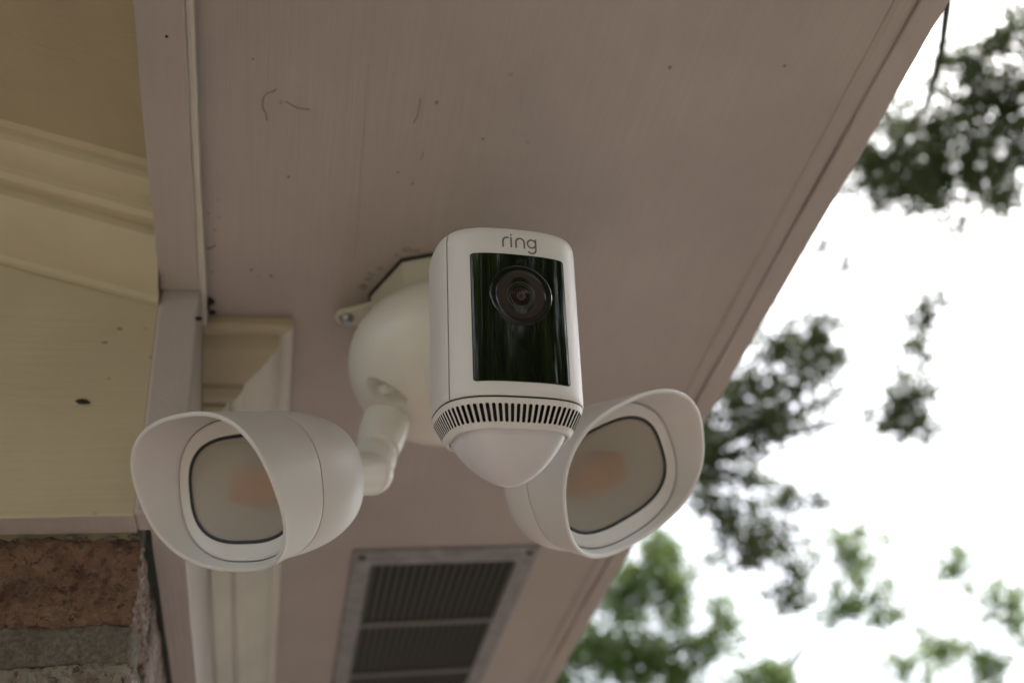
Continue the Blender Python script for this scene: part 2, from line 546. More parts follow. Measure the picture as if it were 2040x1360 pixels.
def add_rough(name, args, mats, parent, side_mat=None):
    bm = rough_block(*args)
    loc = root_loc(parent)
    me = bpy.data.meshes.new(name)
    for f in bm.faces:
        f.smooth = True
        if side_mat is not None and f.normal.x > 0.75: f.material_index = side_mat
    for v in bm.verts: v.co -= Vector(loc)
    bm.to_mesh(me); bm.free()
    for m in mats: me.materials.append(m)
    o = bpy.data.objects.new(name, me); COL.objects.link(o); o.parent = parent
    return o

random.seed(5)
courses = []                     # (z0, z1)
z = 347.0
k = 0
while z > ZG + 70:
    h = 62.0
    courses.append((z - h, z))
    z -= h + (21.0 if k == 0 else 14.0)
    k += 1
BRK = [M_BRICK, M_BRICKW]
cheap = {}
def cheap_brick(lx, ly, mat, kind):
    key = (lx, ly, mat.name, kind)
    if key not in cheap:
        r = random.Random(hash((lx, ly, kind)) & 0xffff)
        me = bpy.data.meshes.new('brick')
        v, f = box_vf(-lx / 2, lx / 2, -ly / 2, ly / 2, -31, 31)
        v = [(a + r.uniform(-1.5, 1.5), b + r.uniform(-1, 1), c + r.uniform(-1.5, 1.5)) for a, b, c in v]
        me.from_pydata([(a / 1000, b / 1000, c / 1000) for a, b, c in v], [], f)
        me.materials.append(mat)
        cheap[key] = me
    return cheap[key]
wl = root_loc(house)
SV, SF = [], []
for ci, (z0, z1) in enumerate(courses):
    odd = ci % 2
    lx = 100.0 if odd else 205.0
    # facing wall, leftwards from the corner
    x = BX
    first = True
    while x > -2560:
        L = (lx if first else 205.0)
        x0 = x - L
        mat = M_BRICKW if (ci == 1 or random.random() < 0.3) else M_BRICK
        if ci < 3 and x > -420:
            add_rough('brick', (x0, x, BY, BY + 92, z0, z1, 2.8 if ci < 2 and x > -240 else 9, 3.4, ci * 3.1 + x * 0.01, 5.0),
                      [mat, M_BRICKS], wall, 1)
        elif ci < 4:
            o = bpy.data.objects.new('brick', cheap_brick(L, 92, mat, random.randint(0, 1)))
            COL.objects.link(o); o.parent = wall
            o.location = Vector(W(((x + x0) / 2, BY + 46, (z0 + z1) / 2)) - wl)
        else:
            vv, ff = box_vf(x0, x, BY + random.uniform(-1, 1), BY + 92, z0, z1)
            SF += [tuple(i + len(SV) for i in q) for q in ff]; SV += vv
        x = x0 - 11
        first = False
    # side wall, away from the corner
    y = BY + (92.0 if not odd else 0.0) + (11 if not odd else 0)
    if odd: y = BY + 103.0
    while y < Y1 - 210:
        L = 205.0 if y > BY + 110 or not odd else 102.0
        if ci < 3 and y < 1300:
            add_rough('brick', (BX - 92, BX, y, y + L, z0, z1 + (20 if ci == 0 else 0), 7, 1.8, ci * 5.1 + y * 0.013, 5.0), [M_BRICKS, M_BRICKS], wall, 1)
        elif ci < 4:
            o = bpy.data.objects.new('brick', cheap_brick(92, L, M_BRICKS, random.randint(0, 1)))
            COL.objects.link(o); o.parent = wall
            o.location = Vector(W((BX - 46, y + L / 2, (z0 + z1) / 2)) - wl)
        else:
            vv, ff = box_vf(BX - 92, BX + random.uniform(-1, 1), y, y + L, z0, z1)
            SF += [tuple(i + len(SV) for i in q) for q in ff]; SV += vv
        y += L + 11
tag(mesh('brick_courses', W(SV), SF, M_BRICK, wall), kind='stuff')
# thick slumped bed joints under the first courses
for ci in range(3):
    zt = courses[ci][0]; zb = courses[ci + 1][1]
    o = add_rough('mortar_joint', (-430, BX + 0.5, BY + 1.0, BY + 60, zb - 3, zt + 3, 3.2, 2.3, 40 + ci * 3.3, 4.0), [M_MORTAR], wall)
    o = add_rough('mortar_joint', (BX - 60, BX - 2.0, BY + 62, 1600, zb - 3, zt + 3, 9.0, 1.5, 50 + ci * 3.3, 4.0), [M_MORTAR], wall)
# dirt specks, nests, cobweb strands and a paint crack
def blob(name, c, r, nrm_axis, parent, mat, seed, flat=0.45, stretch=(1, 1, 1)):
    bm = bmesh.new()
    bmesh.ops.create_icosphere(bm, subdivisions=2, radius=1.0)
    for v in bm.verts:
        k = 1 + 0.35 * noise.noise(v.co * 1.7 + Vector((seed * 3.1, seed, 0)))
        v.co = v.co * k
        s = [r * stretch[0], r * stretch[1], r * stretch[2]]; s[nrm_axis] *= flat
        v.co = Vector((v.co.x * s[0], v.co.y * s[1], v.co.z * s[2])) / 1000
        v.co += Vector(tuple(W(c) - root_loc(parent)))
    me = bpy.data.meshes.new(name)
    for f in bm.faces: f.smooth = True
    bm.to_mesh(me); bm.free(); me.materials.append(mat)
    o = bpy.data.objects.new(name, me); COL.objects.link(o); o.parent = parent
    return o
M_SPECK = simple('speck', (0.25, 0.21, 0.18), 0.9)
M_SPECK2 = simple('stain', (0.30, 0.24, 0.15), 0.9)
for i in range(26):
    blob('mortar_crumb', (BX - 3 - i * 7.5 + random.uniform(-4, 4), BY + random.uniform(-1, 3), 346.5 + random.uniform(-2.0, 1.0)), random.uniform(1.0, 2.9), 1, wall, M_MORTAR, i * 1.9, 0.7, (random.uniform(0.8, 1.9), 1, 0.7))
for i, (x, y, r) in enumerate([(504, 118, 1.0), (575, 353, 1.5), (870, 205, 1.7), (962, 277, 1.5), (793, 344, 1.3), (501, 538, 1.7), (540, 550, 1.8), (822, 366, 1.4),
                               (515, 551, 1.0), (423, 542, 1.4), (415, 425, 1.2), (428, 458, 1.2), (1335, 135, 1.8), (1605, 365, 2.0), (1563, 132, 1.4), (435, 398, 1.0), (722, 568, 2.2), (735, 545, 1.6)]):
    blob('dirt_speck', on(x, y, 2, SOF - 0.3), r * 0.75, 2, soffit, M_SPECK, i)
for i, (x, y, r) in enumerate([(412, 600, 5.0), (407, 612, 3.6), (423, 622, 2.6), (396, 634, 2.4)]):
    blob('insect_nest', on(x, y, 1, 592 - 4 * i) if i == 3 else on(x, y, 2, SOF - 1.5 - i), r, 2, soffit, M_DIRT, i + 20, 0.7, (1.2, 0.8, 1))
blob('dirt_clump', on(163, 799, 1, 584.0), 2.9, 1, f2, M_DIRT, 31, 0.5, (1.3, 1, 0.66))
blob('dirt_clump', on(173, 801, 1, 584.4), 1.9, 1, f2, M_DIRT, 37, 0.5, (1.3, 1, 0.6))
for i, (x, y, r) in enumerate([(237, 655, 2.2), (208, 682, 2.0), (290, 655, 1.2), (300, 712, 1.2), (216, 754, 1.2), (340, 72, 1.6), (332, 73, 1.0)]):
    if x < 330 and y > 400: blob('dirt_speck', on(x, y, 1, 585.2), r * 0.8, 1, f2, M_SPECK2, i + 50, 0.3, (1.3, 1, 0.8))
blob('dirt_speck', on(332, 73, 2, 542.8), 1.0, 2, soffit, M_DIRT, 61)
blob('dirt_speck', on(382, 289, 2, 551), 1.7, 0, soffit, M_DIRT, 62)
blob('dirt_speck', on(380, 183, 2, 551), 1.0, 0, soffit, M_DIRT, 63)
blob('dirt_speck', on(374, 788, 1, 590), 1.8, 0, f1, M_DIRT, 64, 0.6, (1, 1, 2.6))
M_SMUDGE = simple('smudge', (0.34, 0.285, 0.245), 0.9)
for i, (x, y, r) in enumerate([(722, 572, 3.2), (733, 556, 2.6), (742, 548, 1.6), (757, 534, 2.2), (812, 498, 3.4), (830, 499, 2.6), (790, 508, 1.8)]):
    blob('dirt_smudge', on(x, y, 2, SOF - 0.1), r, 2, soffit, M_SMUDGE, i + 80, 0.12, (1.4, 0.9, 1))
def strand(pts, r):
    P = [on(x, y, 2, SOF - 0.8) for x, y in pts]
    v, f = tube([W(p) for p in P], [r / 1000] * len(P), 5)
    mesh('cobweb_or_crack', v, f, M_WEB, soffit, True)
strand([(551, 178), (545, 183), (532, 186), (525, 195), (523, 212), (524, 218), (530, 227), (532, 240)], 0.42)
strand([(569, 203), (580, 209), (592, 216), (604, 218), (618, 219)], 0.35)
strand([(838, 196), (836, 215), (832, 232), (824, 246)], 0.3)
strand([(395, 492), (405, 496), (418, 496), (430, 489)], 0.55)
strand([(735, 130), (728, 200), (724, 290), (717, 360), (713, 450), (706, 520)], 0.10)  # hairline crack in the paint, laid on as a thin strand
strand([(843, 303), (842, 312), (838, 318)], 0.35)

# ------------------------------------------------------------------ soffit vent
VX0, VX1, VY0, VY1 = 101.0, 322.0, 1022.0, 1572.0
IX0, IX1 = 124.0, 299.0
vent = empty('soffit_vent', W((211, 1297, SOF)), 'grey metal louvred vent set into the eave soffit', 'vent')
zf0, zf1 = SOF - 4.0, SOF - 1.4
def ringframe(name, a, b, z0, z1, mat, parent):
    (ax0, ax1, ay0, ay1), (bx0, bx1, by0, by1) = a, b
    o = [(ax0, ay0), (ax1, ay0), (ax1, ay1), (ax0, ay1)]; i = [(bx0, by0), (bx1, by0), (bx1, by1), (bx0, by1)]
    loops = [[(*p, z1) for p in o], [(*p, z0 + 1.2) for p in o], [(p[0] + (2 if p[0] == ax0 else -2), p[1] + (2 if p[1] == ay0 else -2), z0) for p in o],
             [(*p, z0) for p in i], [(*p, z1 + 6) for p in i]]
    v, f = loops_mesh(loops, True)
    return fix_normals(mesh(name, W(v), f, mat, parent))
ringframe('frame', (VX0, VX1, VY0, VY1), (IX0, IX1, 1053, 1541), zf0, zf1, M_GALV, vent)
box('backing', IX0 - 3, IX1 + 3, 1050, 1544, SOF - 0.6, SOF + 0.4 - 0.7, M_DARK, vent)
for yb in (1215.0, 1378.0):
    o = box('crossbar', IX0 + 0.2, IX1 - 0.2, yb - 6, yb + 6, SOF - 4.6, SOF - 2.0, M_BAR, vent, 0.8)
sl = None
ns = 18
for s, (ya, yb) in enumerate(((1053.2, 1208.8), (1221.2, 1371.8), (1384.2, 1540.8))):
    for i in range(ns):
        xc = IX0 + (i + 0.5) * (IX1 - IX0) / ns
        # slat leaning over to the right as it goes up
        v = [(xc - 3.2, ya, SOF - 4.2), (xc - 2.4, ya, SOF - 4.2), (xc + 3.4, ya, SOF - 0.9), (xc + 2.6, ya, SOF - 0.9)]
        v = v + [(a, yb, c) for a, b, c in v]
        o = fix_normals(mesh('slat', W(v), [(0, 1, 2, 3), (7, 6, 5, 4), (0, 4, 5, 1), (1, 5, 6, 2), (2, 6, 7, 3), (3, 7, 4, 0)], M_SLAT, vent))
for sx in (VX0 + 11, VX1 - 11):
    for sy in (VY0 + 12, VY1 - 12):
        v, f = lathe((sx, sy, zf0 + 0.3), (sx, sy, zf0 - 2.4), [(0, 4.6), (0.5, 4.4), (0.85, 3.2), (1, 1.4)], 16)
        mesh('screw', W(v), f, M_BLACKM, vent, True, 40)

# ------------------------------------------------------------------ security light
sec = empty('security_light', W((142, 602, SOF)), 'white security camera with dark glass face and two floodlights, hung under the eave soffit', 'security camera')
CX, CY = 142.0, 602.0
# octagonal junction box with a dark gap against the soffit
def octa(r, z, rot=184.6):
    return [(CX + r * math.cos(rad(rot + 45 * k)), CY + r * math.sin(rad(rot + 45 * k)), z) for k in range(8)]
v, f = loops_mesh([octa(62.6, SOF - 0.5), octa(62.6, SOF - 3.2), octa(56, SOF - 3.2)], True)
mesh('gasket', W(v), f, M_DARK, sec)
jb = bevel(fix_normals(mesh('junction_box', W(loops_mesh([octa(61, SOF - 2.6), octa(61, 527.0), octa(50, 527.0)], True)[0]),
                            loops_mesh([octa(61, SOF - 2.6), octa(61, 527.0), octa(50, 527.0)], True)[1], M_BOX, sec)), 0.0008)
# mounting ear and its screw
e0 = on(690, 636, 2, 546)
ang = math.atan2(e0[1] - CY, e0[0] - CX)
dx, dy = math.cos(ang), math.sin(ang)
L = math.hypot(e0[0] - CX, e0[1] - CY)
pts = []
for s in range(0, 13):
    a = -math.pi / 2 + math.pi * s / 12
    pts.append((L + 9 * math.cos(a), 9 * math.sin(a)))
pts += [(50, 17), (50, -17)]
loops = [[(CX + dx * a - dy * b, CY + dy * a + dx * b, zz) for a, b in pts] for zz in (547.5, 550.5)]
v, f = loops_mesh(loops, True, True, True)
ear = bevel(fix_normals(mesh('mounting_ear', W(v), f, M_BOX, sec)), 0.0006)
v, f = lathe((e0[0], e0[1], 548), (e0[0], e0[1], 542.5), [(0, 6.3), (0.35, 6.0), (0.8, 4.4), (1, 2.0)], 20)
mesh('screw', W(v), f, M_STEEL, ear, True, 40)

# canopy: turned cover with a recessed socket
prof = [(48, 527.5), (58, 527), (64.5, 525), (70.5, 520.5), (75.5, 514), (79, 505), (80.4, 495), (79.6, 484), (76.2, 472.5), (70, 462), (58, 452.5), (44, 447), (28, 443), (12, 441.5), (0.5, 441.2)]
dense = []
for i in range(len(prof) - 1):
    for q in range(7):
        tt = q / 7
        dense.append((prof[i][0] * (1 - tt) + prof[i + 1][0] * tt, prof[i][1] * (1 - tt) + prof[i + 1][1] * tt))
dense.append(prof[-1])
for _ in range(6):
    dense = [dense[0]] + [tuple((dense[i - 1][k] + 2 * dense[i][k] + dense[i + 1][k]) / 4 for k in (0, 1)) for i in range(1, len(dense) - 1)] + [dense[-1]]
NS = 300
CV = np.array([(CX + r * math.cos(2 * math.pi * k / NS), CY + r * math.sin(2 * math.pi * k / NS), zz) for r, zz in dense for k in range(NS)])
# moulded-in socket beside the lamp arm
def pxs(P):
    c = P @ MC
    return np.stack([1020 + FPX * c[:, 0] / -c[:, 2], 680 - FPX * c[:, 1] / -c[:, 2]], 1)
dd = np.hypot(*(pxs(CV) - np.array([762, 784])).T)
cand = np.where(dd < 4)[0]
sp = CV[cand[np.argmin(np.linalg.norm(CV[cand], axis=1))]]
sn = sp - np.array([CX, CY, 492.0]); sn /= np.linalg.norm(sn)
rt = ray(800, 812) - ray(728, 770); rt -= sn * rt.dot(sn); rt /= np.linalg.norm(rt); up_ = np.cross(sn, rt)
rel = CV - sp
da = np.sqrt((rel @ rt / 13.5) ** 2 + (rel @ up_ / 9.0) ** 2)
w = np.clip((1.12 - da) / 0.30, 0, 1); w = w * w * (3 - 2 * w)
w[(rel @ sn) < -25] = 0
CV = CV - sn * (9.0 * w)[:, None]
v, f = loops_mesh([CV[i * NS:(i + 1) * NS] for i in range(len(dense))], True, True, True)
canopy = fix_normals(mesh('canopy', W(v), f, M_WHITE2, sec, True, 60))
pc = sp - sn * 9.5 - rt * 2.5
v, f = lathe(pc, pc + sn * 11.5, [(0, 5.2), (0.5, 4.4), (0.85, 3.4), (1, 2.0)], 20)
mesh('socket_peg', W(v), f, M_WHITE2, canopy, True, 50)

# camera arm behind the body
Bo = np.array([127.4, 424.76, 310.9])
BR = np.array([[0.9983, -0.0521, 0.0255], [0.0576, 0.9408, -0.334], [-0.0066, 0.3349, 0.9422]])
def B(p):
    return Bo + np.asarray(p, float) @ BR.T
v, f = lathe((138, 585, 470), B((0, 25, 45)), [(0, 27), (0.25, 24), (0.3, 21), (0.6, 19), (0.8, 21), (1, 21)], 40)
mesh('arm', W(v), f, M_WHITE2, sec, True, 35)
# stub where the camera arm leaves the canopy

# --- camera body
a, b, n = 40.0, 34.68, 3.008
def sup(a, b, n, N=240):
    th = np.linspace(0, 2 * math.pi, 4001)
    c, s = np.cos(th), np.sin(th)
    P = np.stack([np.sign(c) * np.abs(c) ** (2 / n) * a, np.sign(s) * np.abs(s) ** (2 / n) * b], 1)
    d = np.concatenate([[0], np.cumsum(np.linalg.norm(np.diff(P, axis=0), axis=1))])
    t = np.linspace(0, d[-1], N, endpoint=False)
    return np.stack([np.interp(t, d, P[:, 0]), np.interp(t, d, P[:, 1])], 1)
S = sup(a, b, n, 320)
T = 97.33
body = empty('camera_body', Bo / 1000 + np.array([0, 0, ZC]) - np.array(sec.location), None, None)
body.parent = sec
YS = -21.5                        # seam between the front and the rear shell
levels = [(1.0, 0.955), (0.9, 0.985), (1.6, 0.998), (5, 1.0), (20, 1.0), (40, 1.0), (60, 1.0), (80, 1.0), (T - 7, 1.0), (T - 4.5, 0.994), (T - 2.6, 0.982), (T - 1.2, 0.965), (T - 0.4, 0.945), (T, 0.91), (T + 0.2, 0.7), (T + 0.2, 0.3), (T + 0.2, 0.02)]
def shell(name, idx):
    loops = []
    for zz, s in levels:
        row = [S[i] for i in idx]
        e0 = row[0] * 0.993; e1 = row[-1] * 0.993
        row = [e0] + row + [e1]
        loops.append([B((p[0] * s, p[1] * s, zz)) for p in row])
    v, f = loops_mesh(loops, False)
    return mesh(name, W(v), f, M_WHITE, body, True, 40)
fi = [i for i in range(len(S)) if S[i][1] < YS]
fi.sort(key=lambda i: math.atan2(S[i][1], S[i][0]))
ri = [i for i in range(len(S)) if S[i][1] > YS + 0.02]
ri.sort(key=lambda i: math.atan2(S[i][1], S[i][0]) % (2 * math.pi) if S[i][1] > 0 or S[i][0] < 0 else math.atan2(S[i][1], S[i][0]))
shell('front_shell', fi); shell('rear_shell', ri)
# liner seen in the shut lines
loops = [[B((p[0] * 0.965, p[1] * 0.965, zz)) for p in S] for zz in (-1.0, T - 6)]
v, f = loops_mesh(loops, True, True, True)
mesh('liner', W(v), f, M_WHITE, body, True, 40)
loops = [[B((p[0] * s_, p[1] * s_, zz)) for p in S] for zz, s_ in ((-0.6, 0.93), (-0.6, 0.9685), (1.3, 0.9685), (1.3, 0.93))]
v, f = loops_mesh(loops, True)
mesh('shut_line', W(v), f, M_BLACKM, body, True, 40)
# dark glass panel
def fy(x): return -b * (1 - min(0.999, abs(x / a)) ** n) ** (1 / n)
w_, p0, p1 = 26.03, 8.62, 80.3
def panel_grid(w, z0, z1, off, nx=40, nz=24, rc=1.6):
    V = []; F = []
    for k in range(nz + 1):
        zz = z0 + (z1 - z0) * k / nz
        e = min(zz - z0, z1 - zz)
        ww = w - (rc - math.sqrt(max(0, rc * rc - (rc - e) ** 2)) if e < rc else 0)
        for i in range(nx + 1):
            x = -ww + 2 * ww * i / nx
            V.append(B((x, fy(x) - off, zz)))
    for k in range(nz):
        for i in range(nx):
            q = k * (nx + 1) + i
            F.append((q, q + 1, q + nx + 2, q + nx + 1))
    return V, F
# finer rows near the ends keep the corners round
V, F = panel_grid(w_ + 0.45, p0 - 0.45, p1 + 0.45, 0.07, 40, 120)
mesh('panel_gap', W(V), F, M_DARK, body, True)
V, F = panel_grid(w_, p0, p1, 0.30, 60, 120)
panel = mesh('glass_panel', W(V), F, M_BLACK, body, True)
# lens
LZ, LR = 56.8, 17.3
def ylathe(name, prof, mat, parent, cx=0.0, cz=LZ, nseg=72, cap=True, sharp=35):
    loops = []
    for r, dpt in prof:
        loops.append([B((cx + r * math.cos(2 * math.pi * k / nseg), -b - 0.3 - dpt, cz + r * math.sin(2 * math.pi * k / nseg))) for k in range(nseg)])
    v, f = loops_mesh(loops, True, False, cap)
    return mesh(name, W(v), f, mat, parent, True, sharp)
ylathe('lens_ring', [(LR, -0.8), (LR, 0.5), (LR - 0.35, 0.85), (LR - 0.8, 0.6), (LR - 1.2, 0.55), (14.2, 0.62), (13.6, 0.30), (13.3, -0.05)], M_RING, panel, cap=False)
face = ylathe('lens_face', [(13.35, 0.0), (13.0, 0.05), (9.5, -0.02), (8.0, -0.08), (7.7, 0.12), (7.3, 0.12), (7.0, -0.1), (6.4, -0.1), (6.2, 0.05), (5.9, 0.05), (5.6, -0.15), (5.0, -0.2)], M_LENSFACE, panel)
ylathe('lens', [(5.6, -0.1), (5.2, 0.0), (4.4, 0.12), (3.2, 0.24), (1.8, 0.31), (0.6, 0.33), (0.05, 0.335)], M_LENS, face, cz=LZ - 0.6)
t = NT('iris'); t.b.inputs['Base Color'].default_value = (0.12, 0.09, 0.075, 1); t.b.inputs['Roughness'].default_value = 0.4
ylathe('iris', [(2.35, 0.2), (2.25, 0.42), (1.95, 0.44), (1.85, 0.25)], t.m, face, cz=LZ - 0.6, cap=False)
ylathe('iris', [(1.25, 0.25), (1.2, 0.43), (1.0, 0.45), (0.9, 0.28)], t.m, face, cz=LZ - 0.6, cap=False)
ylathe('light_sensor', [(1.7, 0.0), (1.65, 0.10), (1.35, 0.10), (1.25, 0.03), (0.6, 0.03)], M_RING, panel, cx=0.4, cz=76.6, nseg=32)
# logo lettering, flat rounded strokes following the front
def stroke(pts, wd=0.98):
    """pts in logo mm (x, z); flat ribbon with round ends"""
    V = []; F = []
    P = [np.array(p, float) for p in pts]
    L = []; Rr = []
    for i, p in enumerate(P):
        d = P[min(i + 1, len(P) - 1)] - P[max(i - 1, 0)]; d /= np.linalg.norm(d)
        nrm = np.array([-d[1], d[0]])
        L.append(p + nrm * wd / 2); Rr.append(p - nrm * wd / 2)
    d0 = P[1] - P[0]; d0 /= np.linalg.norm(d0); d1 = P[-1] - P[-2]; d1 /= np.linalg.norm(d1)
    cap1 = [P[-1] + wd / 2 * (math.cos(q) * np.array([-d1[1], d1[0]]) + math.sin(q) * d1) for q in np.linspace(0, math.pi, 7)]
    cap0 = [P[0] + wd / 2 * (-math.cos(q) * np.array([-d0[1], d0[0]]) - math.sin(q) * d0) for q in np.linspace(0, math.pi, 7)]
    return L, Rr, cap0, cap1
def arc(cx, cz, r, a0, a1, k=14):
    return [(cx + r * math.cos(rad(a0 + (a1 - a0) * i / k)), cz + r * math.sin(rad(a0 + (a1 - a0) * i / k))) for i in range(k + 1)]
XH = 5.5; rl = 2.35
def letter(strokes, dots, ox, oz, scx=1.0):
    V = []; F = []
    off = 0.10
    def put(p):
        x = ox + p[0] * scx; zz = oz + p[1]
        V.append(B((x, fy(x) - off, zz))); return len(V) - 1
    for pts in strokes:
        L, Rr, c0, c1 = stroke(pts)
        li = [put(p) for p in L]; rr = [put(p) for p in Rr]
        for i in range(len(li) - 1): F.append((li[i], rr[i], rr[i + 1], li[i + 1]))
        for cp in (c0, c1):
            ids = [put(p) for p in cp]; F.append(tuple(ids))
    for (x, zz, r) in dots:
        F.append(tuple(put((x + r * math.cos(2 * math.pi * k / 16), zz + r * math.sin(2 * math.pi * k / 16))) for k in range(16)))
    o = fix_normals(mesh('logo_letter', W(V), F, M_LOGO, body))
    return o
lx, lz = -8.7, 85.1
letter([[(0, 0), (0, XH - rl)] + arc(rl, XH - rl, rl, 180, 75, 10)], [], lx, lz)
letter([[(0, 0), (0, XH)]], [(0, XH + 1.7, 0.52)], lx + 4.6, lz)
letter([[(0, 0), (0, XH - rl)] + arc(rl, XH - rl, rl, 180, 0, 16) + [(2 * rl, 0)]], [], lx + 7.3, lz)
letter([arc(rl, XH - rl - 0.3, rl, 0, 360, 28), [(2 * rl, XH), (2 * rl, -0.6)] + arc(rl, -0.5, rl, 0, -140, 12)], [], lx + 13.9, lz)
# ventilation ring with real slots
def ring_pt(i_frac, h, inset=0.0):
    """i_frac 0..1 round the section, h 0 (top) .. 1 (bottom)"""
    zz = -0.2 - 14.1 * h
    s = 0.985 - 0.175 * h ** 1.35
    q = (i_frac % 1.0) * len(S2); i0 = int(q) % len(S2); fr = q - int(q)
    p = S2[i0] * (1 - fr) + S2[(i0 + 1) % len(S2)] * fr
    p = p * s
    p = p * (1 - inset / np.linalg.norm(p))
    return B((p[0], p[1], zz + 0.4 * inset))
S2 = sup(a, b, n, 600)
NSL = 74
V = []; F = []; FM = []
def cap_pts(hw, h0, h1, hr):
    out = []
    for k in range(9): 
        q = math.pi * k / 8; out.append((hw * math.cos(q), h0 + hr - hr * math.sin(q)))
    for k in range(9):
        q = math.pi + math.pi * k / 8; out.append((hw * math.cos(q), h1 - hr - hr * math.sin(q)))
    return out
for s in range(NSL):
    c0 = (s + 0.5) / NSL; hwc = 0.5 / NSL
    hole = cap_pts(0.60 * hwc, 0.20, 0.83, 0.055)
    outer = []
    for (u, h) in hole:      # matching point on the cell border
        if h < 0.255: outer.append((u / 0.60, 0.0) if abs(u) < 0.6 * hwc * 0.999 else (math.copysign(hwc, u), 0.20))
        elif h > 0.775: outer.append((u / 0.60, 1.0) if abs(u) < 0.6 * hwc * 0.999 else (math.copysign(hwc, u), 0.83))
        else: outer.append((math.copysign(hwc, u), h))
    # make the cell border a full rectangle
    rect = []
    for k in range(9):
        tq = k / 8; rect.append((hwc * (1 - 2 * tq), 0.0))
    for k in range(9):
        tq = k / 8; rect.append((-hwc * (1 - 2 * tq), 1.0))
    base = len(V)
    nn = len(hole)
    for (u, h) in rect: V.append(ring_pt(c0 + u, h))
    for (u, h) in hole: V.append(ring_pt(c0 + u, h))
    for (u, h) in hole: V.append(ring_pt(c0 + u, h, 2.2))
    for k in range(nn):
        k2 = (k + 1) % nn
        F.append((base + k, base + k2, base + nn + k2, base + nn + k)); FM.append(0)
        F.append((base + nn + k, base + nn + k2, base + 2 * nn + k2, base + 2 * nn + k)); FM.append(1)
vr = mesh('vent_ring', W(V), F, None, body, False, None, [M_WHITE, M_BLACKM], FM)
bm = bmesh.new(); bm.from_mesh(vr.data)
bmesh.ops.remove_doubles(bm, verts=bm.verts, dist=2e-6)
bmesh.ops.recalc_face_normals(bm, faces=bm.faces)
for q in bm.faces: q.smooth = True
for q in bm.edges:
    if len(q.link_faces) == 2 and q.calc_face_angle(0) > rad(30): q.smooth = False
bm.to_mesh(vr.data); bm.free()
loops = [[B((p[0] * s, p[1] * s, zz)) for p in S] for zz, s in ((-14.3, 0.81), (-14.7, 0.802), (-14.9, 0.785), (-14.7, 0.765), (-13.5, 0.76))]
v, f = loops_mesh(loops, True)
mesh('ring_lip', W(v), f, M_WHITE, body, True)
loops = [[B((p[0] * s, p[1] * s, zz)) for p in S] for zz, s in ((-0.5, 0.90), (-6, 0.86), (-14, 0.72))]
v, f = loops_mesh(loops, True, True, True)
mesh('inner_core', W(v), f, M_DARK, body, True)
# motion sensor dome
AP = 38.6
loops = []
for k in range(25):
    q = k / 24 * math.pi / 2
    tq = math.sin(q)
    s = max(0.004, 0.752 * (1 - tq ** 1.15) ** 0.52)
    zz = -13.6 - (AP - 13.6) * tq
    nn_ = n - (n - 2.0) * (k / 24)
    SS = sup(a, b, nn_, 160)
    loops.append([B((p[0] * s, p[1] * s, zz)) for p in SS])
v, f = loops_mesh(loops, True, False, True)
mesh('motion_sensor', W(v), f, M_DOME, body, True)

